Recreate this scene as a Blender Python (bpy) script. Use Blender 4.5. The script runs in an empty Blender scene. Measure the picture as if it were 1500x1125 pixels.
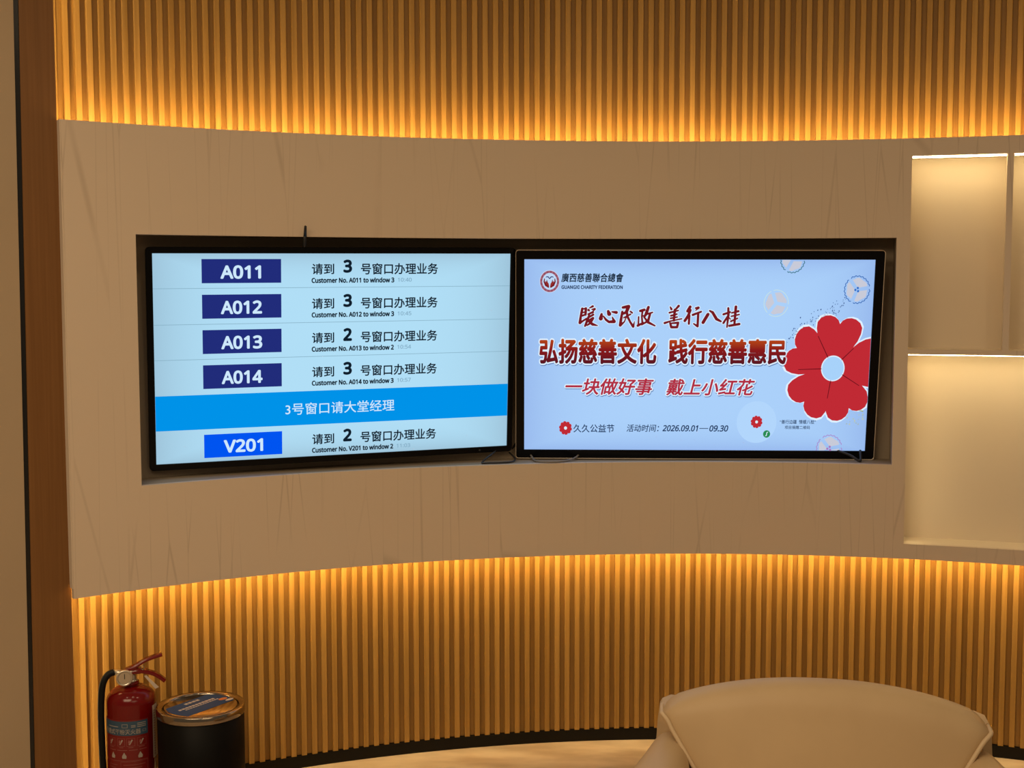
import bpy, bmesh, math, random
from math import sin, cos, pi, radians
from mathutils import Vector, Matrix

S = bpy.context.scene
COL = S.collection
random.seed(7)

# ---------------------------------------------------------------- camera, world, exposure, room lights
cd = bpy.data.cameras.new('camera')
cd.sensor_width = 36.0
cd.lens = 1913.17 / 1500 * 36.0
cd.clip_start = 0.05
cam = bpy.data.objects.new('camera', cd)
COL.objects.link(cam)
TH, RO = 0.0788, -0.0015
_f = Vector((0, cos(TH), -sin(TH))); _u = Vector((0, sin(TH), cos(TH))); _r = Vector((1, 0, 0))
_r2 = cos(RO) * _r + sin(RO) * _u; _u2 = -sin(RO) * _r + cos(RO) * _u
H0 = 1.675
cam.matrix_world = Matrix(((_r2.x, _u2.x, -_f.x, 0), (_r2.y, _u2.y, -_f.y, 0), (_r2.z, _u2.z, -_f.z, H0), (0, 0, 0, 1)))
S.camera = cam

S.view_settings.view_transform = 'Standard'
S.view_settings.look = 'None'
S.view_settings.exposure = 0.0
S.view_settings.gamma = 1.0
S.view_settings.use_curve_mapping = False

W = bpy.data.worlds.new('room_air'); S.world = W
W.use_nodes = True
W.node_tree.nodes['Background'].inputs[0].default_value = (1.0, 0.74, 0.48, 1)
W.node_tree.nodes['Background'].inputs[1].default_value = 0.14

def area(name, loc, target, sx, sy, power, colour, shape='RECTANGLE'):
    l = bpy.data.lights.new(name, 'AREA'); l.shape = shape; l.size = sx
    if shape in ('RECTANGLE', 'ELLIPSE'): l.size_y = sy
    l.energy = power; l.color = colour
    o = bpy.data.objects.new(name, l); COL.objects.link(o)
    o.location = loc
    o.rotation_euler = (Vector(target) - Vector(loc)).to_track_quat('-Z', 'Y').to_euler()
    return o
WARM = (1.0, 0.745, 0.465)
area('ceiling_panel_light', (-1.5, 0.7, 2.95), (-1.5, 1.3, 0), 2.2, 1.6, 66, WARM)
area('ceiling_panel_light', (1.5, -0.4, 2.95), (1.5, 0.2, 0), 2.2, 1.6, 24, WARM)
for dx, dy in ((-1.5, 2.6), (-0.45, 2.75), (0.6, 2.8), (1.7, 2.7)):
    area('ceiling_downlight', (dx, dy, 2.95), (dx, dy, 0), 0.1, 0.1, 3.0, WARM, 'DISK')

# ---------------------------------------------------------------- helpers
def lin(c):
    return tuple(((v / 255) / 12.92 if v / 255 <= 0.04045 else ((v / 255 + 0.055) / 1.055) ** 2.4) for v in c)

def mat(name, col, rough=0.5, metal=0.0, spec=0.5, noise=None, bump=None, coat=0.0):
    """principled material; noise=(scale xyz, second colour, factor range); bump=(scale, strength)"""
    m = bpy.data.materials.new(name); m.use_nodes = True
    nt = m.node_tree; b = nt.nodes['Principled BSDF']
    b.inputs['Base Color'].default_value = (*col, 1)
    b.inputs['Roughness'].default_value = rough
    b.inputs['Metallic'].default_value = metal
    b.inputs['Specular IOR Level'].default_value = spec
    b.inputs['Coat Weight'].default_value = coat
    if noise or bump:
        tc = nt.nodes.new('ShaderNodeTexCoord')
    if noise:
        sc, col2, lo, hi = noise
        mp = nt.nodes.new('ShaderNodeMapping'); mp.inputs['Scale'].default_value = sc
        nz = nt.nodes.new('ShaderNodeTexNoise'); nz.inputs['Scale'].default_value = 1.0; nz.inputs['Detail'].default_value = 5
        rp = nt.nodes.new('ShaderNodeValToRGB')
        rp.color_ramp.elements[0].position = lo; rp.color_ramp.elements[1].position = hi
        rp.color_ramp.elements[0].color = (*col, 1); rp.color_ramp.elements[1].color = (*col2, 1)
        nt.links.new(tc.outputs['Object'], mp.inputs['Vector']); nt.links.new(mp.outputs[0], nz.inputs['Vector'])
        nt.links.new(nz.outputs['Fac'], rp.inputs['Fac']); nt.links.new(rp.outputs[0], b.inputs['Base Color'])
    if bump:
        n2 = nt.nodes.new('ShaderNodeTexNoise'); n2.inputs['Scale'].default_value = bump[0]; n2.inputs['Detail'].default_value = 3
        bp = nt.nodes.new('ShaderNodeBump'); bp.inputs['Strength'].default_value = bump[1]; bp.inputs['Distance'].default_value = 0.002
        nt.links.new(tc.outputs['Object'], n2.inputs['Vector'])
        nt.links.new(n2.outputs['Fac'], bp.inputs['Height']); nt.links.new(bp.outputs[0], b.inputs['Normal'])
    return m

def glow(name, col, strength):
    m = bpy.data.materials.new(name); m.use_nodes = True
    b = m.node_tree.nodes['Principled BSDF']
    b.inputs['Base Color'].default_value = (0.0, 0.0, 0.0, 1)
    b.inputs['Emission Color'].default_value = (*col, 1); b.inputs['Emission Strength'].default_value = strength
    b.inputs['Roughness'].default_value = 0.6; b.inputs['Specular IOR Level'].default_value = 0.0
    return m
_lit = {}
def lit(rgb):
    """a lit display colour (sRGB 0-255)"""
    if rgb not in _lit: _lit[rgb] = glow('display_%d_%d_%d' % rgb, lin(rgb), 1.0)
    return _lit[rgb]

class MB:
    """collects polygons, links them as ONE mesh object"""
    def __init__(self): self.v = []; self.f = []; self.mi = []; self.sm = []; self.mats = []
    def slot(self, m):
        if m not in self.mats: self.mats.append(m)
        return self.mats.index(m)
    def add(self, vs, fs, m, smooth=False):
        b = len(self.v); k = self.slot(m); self.v += [tuple(v) for v in vs]
        for f in fs: self.f.append([b + i for i in f]); self.mi.append(k); self.sm.append(smooth)
    def quad(self, a, b, c, d, m): self.add([a, b, c, d], [(0, 1, 2, 3)], m)
    def box(self, x0, x1, y0, y1, z0, z1, m):
        vs = [(x, y, z) for z in (z0, z1) for y in (y0, y1) for x in (x0, x1)]
        self.add(vs, [(0, 2, 3, 1), (4, 5, 7, 6), (0, 1, 5, 4), (2, 6, 7, 3), (0, 4, 6, 2), (1, 3, 7, 5)], m)
    def grid(self, rows, m, smooth=True, closed_u=False, closed_v=False):
        n = len(rows[0]); vs = [p for r in rows for p in r]; fs = []
        R = len(rows)
        for i in range(R if closed_u else R - 1):
            for j in range(n if closed_v else n - 1):
                fs.append((i * n + j, i * n + (j + 1) % n, ((i + 1) % R) * n + (j + 1) % n, ((i + 1) % R) * n + j))
        self.add(vs, fs, m, smooth)
    def lathe(self, prof, m, n=64, c=(0, 0), smooth=True):
        rows = [[(c[0] + r * cos(2 * pi * k / n), c[1] + r * sin(2 * pi * k / n), z) for k in range(n)] for r, z in prof]
        self.grid(rows, m, smooth, closed_v=True)
    def tube(self, path, rad, m, n=10, closed=False, smooth=True):
        P = [Vector(p) for p in path]; rads = rad if isinstance(rad, (list, tuple)) else [rad] * len(P)
        rows = []; up = None
        for i, p in enumerate(P):
            t = (P[(i + 1) % len(P)] - P[i - 1]) if closed else (P[min(i + 1, len(P) - 1)] - P[max(i - 1, 0)])
            t.normalize()
            if up is None:
                up = Vector((0, 0, 1)) if abs(t.z) < 0.9 else Vector((1, 0, 0))
            a = t.cross(up); a.normalize(); up = a.cross(t); up.normalize()
            rows.append([tuple(p + rads[i] * (cos(2 * pi * k / n) * a + sin(2 * pi * k / n) * up)) for k in range(n)])
        self.grid(rows, m, smooth, closed_u=closed, closed_v=True)
        if not closed:
            b0 = len(self.v) - len(P) * n
            k = self.slot(m)
            self.f.append([b0 + j for j in range(n)]); self.mi.append(k); self.sm.append(False)
            self.f.append([b0 + (len(P) - 1) * n + j for j in range(n)][::-1]); self.mi.append(k); self.sm.append(False)
    def build(self, name, parent=None, mw=None, fix=True):
        me = bpy.data.meshes.new(name); me.from_pydata(self.v, [], self.f)
        for m in self.mats: me.materials.append(m)
        me.polygons.foreach_set('material_index', self.mi); me.polygons.foreach_set('use_smooth', self.sm)
        me.update()
        if fix:
            bm = bmesh.new(); bm.from_mesh(me); bmesh.ops.recalc_face_normals(bm, faces=bm.faces); bm.to_mesh(me); bm.free()
        o = bpy.data.objects.new(name, me); COL.objects.link(o)
        if parent: o.parent = parent
        if mw is not None: o.matrix_world = mw
        return o

def thing(name, label, cat, loc=(0, 0, 0), rz=0.0, group=None):
    o = bpy.data.objects.new(name, None); COL.objects.link(o)
    o.location = loc; o.rotation_euler = (0, 0, rz); o.empty_display_size = 0.1
    o['label'] = label; o['category'] = cat
    if group: o['group'] = group
    return o
def structure(o): o['kind'] = 'structure'; return o

# curved wall: circle seen from inside
CX, CY, RP = 0.6017, 1.3425, 3.2213          # panel face
RW = RP + 0.10                                # slat faces
GR = 0.0125                                   # groove depth
FLOOR_TO = 3.0
def cyl(adeg, r, z):
    a = radians(adeg); return (CX + r * sin(a), CY + r * cos(a), z)
def arange(a0, a1, step):
    n = max(1, int(math.ceil((a1 - a0) / step - 1e-6))); return [a0 + (a1 - a0) * i / n for i in range(n + 1)]

ZT, ZB = H0 + 0.4794, H0 - 0.9644
ZRT, ZRB = H0 + 0.145, H0 - 0.6366
ZNT, ZM1, ZM2, ZNB = H0 + 0.4202, H0 - 0.2366, H0 - 0.2538, H0 - 0.9122
A0, A1 = -36.97, 47.0
AR0, AR1 = -33.09, 12.78
AN0, AD0, AD1, AN1 = 13.577, 18.973, 19.334, 31.0

# ---------------------------------------------------------------- materials
def wood_mat(name, c1, c2, rough=0.45):
    m = mat(name, c1, rough, spec=0.35)
    nt = m.node_tree; b = nt.nodes['Principled BSDF']
    tc = nt.nodes.new('ShaderNodeTexCoord')
    mp = nt.nodes.new('ShaderNodeMapping'); mp.inputs['Scale'].default_value = (150, 150, 2.5)
    n1 = nt.nodes.new('ShaderNodeTexNoise'); n1.inputs['Scale'].default_value = 1; n1.inputs['Detail'].default_value = 4
    mp2 = nt.nodes.new('ShaderNodeMapping'); mp2.inputs['Scale'].default_value = (28, 28, 0.25)
    n2 = nt.nodes.new('ShaderNodeTexNoise'); n2.inputs['Scale'].default_value = 1; n2.inputs['Detail'].default_value = 1
    add = nt.nodes.new('ShaderNodeMath'); add.operation = 'ADD'
    rp = nt.nodes.new('ShaderNodeValToRGB'); rp.color_ramp.elements[0].position = 0.7; rp.color_ramp.elements[1].position = 1.3
    rp.color_ramp.elements[0].color = (*c1, 1); rp.color_ramp.elements[1].color = (*c2, 1)
    L = nt.links.new
    L(tc.outputs['Object'], mp.inputs['Vector']); L(mp.outputs[0], n1.inputs['Vector'])
    L(tc.outputs['Object'], mp2.inputs['Vector']); L(mp2.outputs[0], n2.inputs['Vector'])
    L(n1.outputs['Fac'], add.inputs[0]); L(n2.outputs['Fac'], add.inputs[1])
    mul = nt.nodes.new('ShaderNodeMath'); mul.operation = 'MULTIPLY'; mul.inputs[1].default_value = 0.5
    L(add.outputs[0], mul.inputs[0])
    rp.color_ramp.elements[0].position = 0.35; rp.color_ramp.elements[1].position = 0.68
    L(mul.outputs[0], rp.inputs['Fac']); L(rp.outputs[0], b.inputs['Base Color'])
    return m
M_SLAT = wood_mat('oak_slats', (0.325, 0.172, 0.036), (0.44, 0.248, 0.066))
M_GROOVE = wood_mat('oak_slats_groove_shade', (0.26, 0.134, 0.027), (0.345, 0.19, 0.047))  # slat oak again, darkened: groove shade put into the colour
M_PILASTER = wood_mat('brown_veneer', (0.17, 0.074, 0.019), (0.22, 0.100, 0.029))
M_BASE = mat('black_baseboard', (0.005, 0.0042, 0.0035), 0.4, spec=0.2)
M_TRIM = mat('black_metal_trim', (0.012, 0.012, 0.012), 0.22)
M_WALL = mat('beige_wall_covering', (0.42, 0.315, 0.20), 0.6, noise=((3, 3, 1.2), (0.40, 0.30, 0.19), 0.4, 0.6))
M_FLOOR = mat('beige_marble', (0.50, 0.375, 0.25), 0.34, noise=((4, 11, 1), (0.72, 0.58, 0.42), 0.36, 0.64))

LED_SIDE = glow('amber_led_side', (1.0, 0.69, 0.28), 27.0)
def panel_mat():
    m = mat('beige_panel_laminate', (0.66, 0.54, 0.41), 0.55, spec=0.3)
    nt = m.node_tree; b = nt.nodes['Principled BSDF']; L = nt.links.new
    uv = nt.nodes.new('ShaderNodeUVMap'); uv.uv_map = 'UVMap'
    def line(sx, sy, off, width):
        mp = nt.nodes.new('ShaderNodeMapping'); mp.inputs['Scale'].default_value = (sx, sy, 1); mp.inputs['Location'].default_value = (off, off * 0.7, off)
        nz = nt.nodes.new('ShaderNodeTexVoronoi'); nz.feature = 'DISTANCE_TO_EDGE'; nz.inputs['Scale'].default_value = 1; nz.inputs['Randomness'].default_value = 1
        r = nt.nodes.new('ShaderNodeMapRange'); r.inputs['From Min'].default_value = 0.2 * width; r.inputs['From Max'].default_value = width
        r.inputs['To Min'].default_value = 1; r.inputs['To Max'].default_value = 0
        L(uv.outputs[0], mp.inputs['Vector']); L(mp.outputs[0], nz.inputs['Vector']); L(nz.outputs['Distance'], r.inputs['Value'])
        return r.outputs[0]
    l1 = line(6, 0.28, 3.1, 0.008); l2 = line(11, 0.5, 9.7, 0.013)
    # cracks come and go along their length
    mp = nt.nodes.new('ShaderNodeMapping'); mp.inputs['Scale'].default_value = (3, 2.2, 1)
    nz = nt.nodes.new('ShaderNodeTexNoise'); nz.inputs['Scale'].default_value = 1
    rg = nt.nodes.new('ShaderNodeMapRange'); rg.inputs['From Min'].default_value = 0.40; rg.inputs['From Max'].default_value = 0.62
    L(uv.outputs[0], mp.inputs['Vector']); L(mp.outputs[0], nz.inputs['Vector']); L(nz.outputs['Fac'], rg.inputs['Value'])
    mx = nt.nodes.new('ShaderNodeMath'); mx.operation = 'MAXIMUM'; L(l1, mx.inputs[0]); L(l2, mx.inputs[1])
    ml = nt.nodes.new('ShaderNodeMath'); ml.operation = 'MULTIPLY'; L(mx.outputs[0], ml.inputs[0]); L(rg.outputs[0], ml.inputs[1])
    sc = nt.nodes.new('ShaderNodeMath'); sc.operation = 'MULTIPLY'; sc.inputs[1].default_value = 0.4; L(ml.outputs[0], sc.inputs[0])
    mix = nt.nodes.new('ShaderNodeMix'); mix.data_type = 'RGBA'
    mix.inputs[6].default_value = (0.66, 0.54, 0.41, 1); mix.inputs[7].default_value = (0.40, 0.30, 0.21, 1)
    L(sc.outputs[0], mix.inputs[0]); L(mix.outputs[2], b.inputs['Base Color'])
    return m
M_PANEL = panel_mat()
M_CAULK = mat('cream_edge_strip', (0.70, 0.60, 0.48), 0.5)
M_NICHE = mat('cream_niche_lining', (0.74, 0.63, 0.48), 0.5, spec=0.3)
M_RECESS = mat('recess_lining', (0.36, 0.29, 0.21), 0.6, spec=0.2)  # darker and greyer than the panel face
LED_AMBER = glow('amber_led', (1.0, 0.69, 0.28), 86.0)
LED_WARM = glow('warm_white_led', (1.0, 0.79, 0.42), 30.0)
LED_WARM2 = glow('warm_white_led_side', (1.0, 0.79, 0.42), 12.0)
LED_WARM3 = glow('warm_white_led_low', (1.0, 0.79, 0.42), 32.0)

# ---------------------------------------------------------------- setting: floor, slatted wall, baseboard, left wall
fl = MB()
fl.quad((-6, -3, 0), (7, -3, 0), (7, 6, 0), (-6, 6, 0), M_FLOOR)
structure(fl.build('floor'))

STEP = 0.6315
PH = 0.4516
def slat_profile(a_lo, a_hi):
    """plan outline of the slatted wall as (angle, radius): ridge, chamfer, groove, chamfer"""
    out = []
    k0 = math.floor((a_lo - PH) / STEP)
    ch = math.degrees(0.0012 / RW); wr = STEP * 0.485
    k = k0
    while True:
        a = PH + k * STEP
        if a > a_hi: break
        if a >= a_lo:
            out += [(a, RW + GR), (a, RW + 0.0012), (a + ch, RW), (a + wr - ch, RW), (a + wr, RW + 0.0012), (a + wr, RW + GR)]
        k += 1
    return out
prof = slat_profile(-38.8, 58)
ZSB = 0.0445
wb = MB()
def slat_band(z0, z1):
    vs = []; fs = []
    for a, r in prof:
        vs += [cyl(a, r, z0), cyl(a, r, z1)]
    n = len(prof); quad = lambda i: (2 * i, 2 * i + 1, 2 * i + 3, 2 * i + 2)
    wb.add(vs, [quad(i) for i in range(n - 1) if i % 6 != 5] + [tuple(2 * (i + j) for j in range(6)) for i in range(0, n - 5, 6)]
           + [tuple(2 * (i + j) + 1 for j in range(6)) for i in range(0, n - 5, 6)], M_SLAT)
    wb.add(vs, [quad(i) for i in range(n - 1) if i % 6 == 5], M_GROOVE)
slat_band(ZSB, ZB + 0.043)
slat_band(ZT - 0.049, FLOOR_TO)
ang = arange(-38.8, 58, 1.0)
wb.grid([[cyl(a, RW + 0.16, 0) for a in ang], [cyl(a, RW + 0.16, FLOOR_TO) for a in ang]], M_SLAT, smooth=False)
structure(wb.build('wall_back', fix=False))

bb = MB()
rows = [[cyl(a, r, z) for a in ang] for r, z in ((RW + 0.16, 0.0), (RW + 0.004, 0.0), (RW + 0.004, ZSB - 0.001), (RW + 0.16, ZSB - 0.001))]
bb.grid(rows, M_BASE, smooth=False)
structure(bb.build('baseboard_back'))

def prism(name, low, high, m, z0=0.0, z1=FLOOR_TO):
    """vertical solid between two plan outlines"""
    b = MB(); n = len(low)
    vs = [(x, y, z0) for x, y in low] + [(x, y, z1) for x, y in high]
    fs = [tuple(range(n)), tuple(range(n, 2 * n))] + [(i, (i + 1) % n, n + (i + 1) % n, n + i) for i in range(n)]
    b.add(vs, fs, m); return b.build(name)
def pl(a, r): p = cyl(a, r, 0); return (p[0], p[1])
RF = 3.252
structure(prism('trim_1', [pl(-39.16, RF), pl(-36.90, RF), pl(-36.90, RF + .25), pl(-39.16, RF + .25)],
                [pl(-38.68, RF), pl(-37.02, RF), pl(-37.02, RF + .25), pl(-38.68, RF + .25)], M_PILASTER))
structure(prism('trim_2', [pl(-39.42, RF + .004), pl(-39.16, RF + .004), pl(-39.16, RF + .2), pl(-39.42, RF + .2)],
                [pl(-38.985, RF + .004), pl(-38.68, RF + .004), pl(-38.68, RF + .2), pl(-38.985, RF + .2)], M_TRIM))
for z0_, z1_ in ((0.02, ZB + .02), (ZT - .02, FLOOR_TO - .02)):          # light strip set into the pilaster's inner side
    b = MB(); t0, t1 = z0_ / FLOOR_TO, z1_ / FLOOR_TO
    aL = lambda t: -36.90 + (-37.02 + 36.90) * t + .012
    b.quad(cyl(aL(t0), RF + .012, z0_), cyl(aL(t0), RF + .024, z0_), cyl(aL(t1), RF + .024, z1_), cyl(aL(t1), RF + .012, z1_), LED_SIDE)
    o = b.build('light_strip', fix=False); o.parent = COL.objects['trim_1']
ta = radians(-39.3); tx, ty = -cos(ta), sin(ta)
q0 = pl(-39.42, RF - .002); q1 = pl(-38.985, RF - .002)
nx, ny = sin(ta) * .12, cos(ta) * .12
def along(q, d): return (q[0] + tx * d, q[1] + ty * d)
structure(prism('wall_left', [q0, along(q0, 2.2), (along(q0, 2.2)[0] + nx, along(q0, 2.2)[1] + ny), (q0[0] + nx, q0[1] + ny)],
                [q1, along(q1, 2.2), (along(q1, 2.2)[0] + nx, along(q1, 2.2)[1] + ny), (q1[0] + nx, q1[1] + ny)], M_WALL))

# ---------------------------------------------------------------- curved panel band with its recess and niches
panel = thing('wall_panel', 'curved beige panel band across the slatted wall, with screen recess and lit niches', 'wall panel', cyl(0, RP, ZB))
PI_ = panel.matrix_world.inverted() if False else Matrix.Translation(Vector(cyl(0, RP, ZB))).inverted()
def pbuild(mb, name, parent=panel):
    o = mb.build(name); o.data.transform(PI_); o.parent = parent; return o
TK = 0.02
marks = [A0, AR0, AR1, AN0, AD0, AD1, AN1, A1]
angs = []
for i in range(len(marks) - 1): angs += arange(marks[i], marks[i + 1], 0.6)[:-1]
angs.append(A1)
zs = [ZB, ZNB, ZRB, ZM2, ZM1, ZRT, ZNT, ZT]
def hole(a, z):
    if AR0 < a < AR1 and ZRB < z < ZRT: return True
    if (AN0 < a < AD0 or AD1 < a < AN1) and ZM1 < z < ZNT: return True
    return AN0 < a < AN1 and ZNB < z < ZM2
na, nz_ = len(angs) - 1, len(zs) - 1
solid = [[not hole((angs[i] + angs[i + 1]) / 2, (zs[j] + zs[j + 1]) / 2) for j in range(nz_)] for i in range(na)]
fp = MB(); vs = []; idx = {}
def vid(i, j, b):
    if (i, j, b) not in idx:
        idx[(i, j, b)] = len(vs); vs.append(cyl(angs[i], RP + (TK if b else 0), zs[j]))
    return idx[(i, j, b)]
fs = []
def ok(i, j): return 0 <= i < na and 0 <= j < nz_ and solid[i][j]
for i in range(na):
    for j in range(nz_):
        if not solid[i][j]: continue
        fs.append((vid(i, j, 0), vid(i + 1, j, 0), vid(i + 1, j + 1, 0), vid(i, j + 1, 0)))
        fs.append((vid(i, j + 1, 1), vid(i + 1, j + 1, 1), vid(i + 1, j, 1), vid(i, j, 1)))
        for (di, dj, p, q) in ((-1, 0, (i, j), (i, j + 1)), (1, 0, (i + 1, j + 1), (i + 1, j)), (0, -1, (i + 1, j), (i, j)), (0, 1, (i, j + 1), (i + 1, j + 1))):
            if not ok(i + di, j + dj): fs.append((vid(*p, 0), vid(*q, 0), vid(*q, 1), vid(*p, 1)))
fp.add(vs, fs, M_PANEL)
front = fp.build('front_panel')
uvl = front.data.uv_layers.new(name='UVMap')
for lp in front.data.loops:
    v = front.data.vertices[lp.vertex_index].co
    uvl.data[lp.index].uv = (math.atan2(v.x - CX, v.y - CY) * RP, v.z)
front.data.transform(PI_); front.parent = panel

def inner_box(a0, a1, z0, z1, depth, m):
    """five faces of an opening behind the front board"""
    b = MB(); aa = arange(a0, a1, 0.8); r0, r1 = RP + TK, RP + depth
    e = 0.0
    b.grid([[cyl(a, r1, z0) for a in aa], [cyl(a, r1, z1) for a in aa]], m, False)
    b.grid([[cyl(a, r0, z0 - e) for a in aa], [cyl(a, r1, z0 - e) for a in aa]], m, False)
    b.grid([[cyl(a, r0, z1) for a in aa], [cyl(a, r1, z1) for a in aa]], m, False)
    for a in (a0, a1): b.quad(cyl(a, r0, z0), cyl(a, r1, z0), cyl(a, r1, z1), cyl(a, r0, z1), m)
    return b
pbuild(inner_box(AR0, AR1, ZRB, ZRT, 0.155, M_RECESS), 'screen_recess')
def strip(a0, a1, r0, r1, z, m, t=0.004):
    b = MB(); aa = arange(a0, a1, 0.6)
    b.grid([[cyl(a, r, zz) for a in aa] for r, zz in ((r0, z), (r1, z), (r1, z + t), (r0, z + t))], m, False, closed_u=True)
    return b
ND = 0.135
for a0, a1, z0, z1, left in ((AN0, AD0, ZM1, ZNT, False), (AD1, AN1, ZM1, ZNT, False), (AN0, AN1, ZNB, ZM2, True)):
    n = pbuild(inner_box(a0, a1, z0, z1, ND, M_NICHE), 'display_niche')
    s_ = MB(); aa = arange(a0 + .05, a1 - .05, 0.6); e = 0.003 if left else 0.006
    s_.grid([[cyl(a, r, zz) for a in aa] for r, zz in ((RP + TK + .001, z1 - e), (RP + TK + .011, z1 - .0005))], LED_WARM3 if left else LED_WARM, False)
    if left:   # this niche is lit down its left side as well
        da = math.degrees(1 / RP)
        s_.grid([[cyl(a, r, zz) for zz in (z0 + .02, z1 - .02)] for a, r in ((a0 + .0003 * da, RP + TK + .002), (a0 + .0003 * da, RP + TK + .012))], LED_WARM2, False)
    pbuild(s_, 'led_strip', n)
# ledges that carry the hidden strips along the top and bottom edges
LD = MB()
for z in (ZT - 0.052, ZB + 0.046):
    aa = arange(A0, A1, 0.8)
    LD.grid([[cyl(a, r, zz) for a in aa] for r, zz in ((RP + TK, z - .003), (RW + .02, z - .003), (RW + .02, z + .003), (RP + TK, z + .003))], M_NICHE, False, closed_u=True)
pbuild(LD, 'light_ledge')
def ribbon(z):
    b = MB(); aa = arange(A0 + .5, A1 - .3, 0.6)
    b.grid([[cyl(a, r, z) for a in aa] for r in (RP + 0.0215, RP + 0.0335)], LED_AMBER, False); return b
pbuild(ribbon(ZT - 0.047), 'led_strip')
pbuild(ribbon(ZB + 0.041), 'led_strip')
# pale strip along the left end, peeling a little at the top and bottom
ES = MB(); rows = []
for k in range(25):
    t = k / 24; z = ZB + .03 + (ZT - ZB - .03) * t
    w = 0.030 + 0.002 * sin(9 * t) - (0.006 if t < 0.04 else 0)
    aw = math.degrees(0.002 / RP)
    rows.append([cyl(A0, RP + .004, z), cyl(A0 - aw, RP + .004, z), cyl(A0 - aw * (1 + .5 * sin(5 * t)), RP + .004 + w, z), cyl(A0, RP + .004 + w, z)])
ES.grid(rows, M_CAULK, False, closed_v=True)
pbuild(ES, 'edge_strip')

# ---------------------------------------------------------------- televisions
M_BEZEL = mat('black_glossy_bezel', (0.003, 0.003, 0.0035), 0.2, spec=0.15)
M_BACK = mat('black_plastic', (0.01, 0.01, 0.01), 0.5)
M_RIM = mat('champagne_rim', (0.62, 0.52, 0.40), 0.35, 0.2)
M_STEEL = mat('bracket_steel', (0.05, 0.05, 0.05), 0.4, 0.8)
SW, SH = 1.2096, 0.6804

def rrect(x0, x1, z0, z1, r, n=6):
    pts = []
    for cx_, cz_, s in ((x1 - r, z1 - r, 0), (x0 + r, z1 - r, 1), (x0 + r, z0 + r, 2), (x1 - r, z0 + r, 3)):
        for k in range(n + 1):
            a = pi / 2 * (s + k / n); pts.append((cx_ + r * cos(a), cz_ + r * sin(a)))
    return pts
def tv_matrix(c, yaw, tilt, ro):
    c = Vector(c) + Vector((0, 0, H0))
    r = Vector((cos(yaw), sin(yaw), 0)); n0 = Vector((sin(yaw), -cos(yaw), 0)); z = Vector((0, 0, 1))
    u = cos(tilt) * z + sin(tilt) * n0
    r2 = cos(ro) * r + sin(ro) * u; u2 = -sin(ro) * r + cos(ro) * u; y = u2.cross(r2)
    return Matrix(((r2.x, y.x, u2.x, c.x), (r2.y, y.y, u2.y, c.y), (r2.z, y.z, u2.z, c.z), (0, 0, 0, 1)))

def television(label, mw, ox0, ox1, oz0, oz1, cr, bg, rim):
    t = thing('television', label, 'television'); t.matrix_world = mw
    b = MB()
    outer = rrect(ox0, ox1, oz0, oz1, cr); n = len(outer)
    inner = rrect(-SW / 2, SW / 2, -SH / 2, SH / 2, 0.0005)
    mid = rrect(ox0 + .0015, ox1 - .0015, oz0 + .0015, oz1 - .0015, max(cr - .0015, .0005))
    rows = [[(x, 0.0015, z) for x, z in inner], [(x, -0.004, z) for x, z in inner], [(x, -0.004, z) for x, z in mid],
            [(x, -0.0025, z) for x, z in outer], [(x, 0.018, z) for x, z in outer]]
    b.grid(rows, M_BEZEL, False, closed_v=True)
    b.build('bezel', t)
    k = MB()
    ins = rrect(ox0 + .02, ox1 - .02, oz0 + .012, oz1 - .012, .01)
    k.grid([[(x, 0.0155, z) for x, z in outer], [(x, 0.022, z) for x, z in ins], [(x * .55, 0.030, z * .55 + .03) for x, z in ins], [(x * .5, 0.046, z * .5 + .03) for x, z in ins]], M_BACK, False, closed_v=True)
    k.f.append([len(k.v) - n + i for i in range(n)]); k.mi.append(0); k.sm.append(False)
    k.build('back_cover', t)
    if rim:
        r_ = MB(); o2 = rrect(ox0 - .0018, ox1 + .0018, oz0 - .0018, oz1 + .0018, cr + .0018)
        r_.grid([[(x, -0.0050, z) for x, z in outer], [(x, -0.0062, z) for x, z in o2], [(x, 0.016, z) for x, z in o2], [(x, 0.016, z) for x, z in outer]], M_RIM, False, closed_v=True)
        o = r_.build('rim', t); o['label'] = 'thin champagne metal rim'
    s = MB()
    s.quad((-SW / 2, 0.001, -SH / 2), (SW / 2, 0.001, -SH / 2), (SW / 2, 0.001, SH / 2), (-SW / 2, 0.001, SH / 2), bg)
    scr = s.build('screen', t)
    return t, scr
TV1M = tv_matrix((-0.5772, 4.3779, -0.2477), 0.3649, 0.0754, 0.0051)
TV2M = tv_matrix((0.6481, 4.5754, -0.2644), -0.0219, 0.1291, -0.0032)

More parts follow.
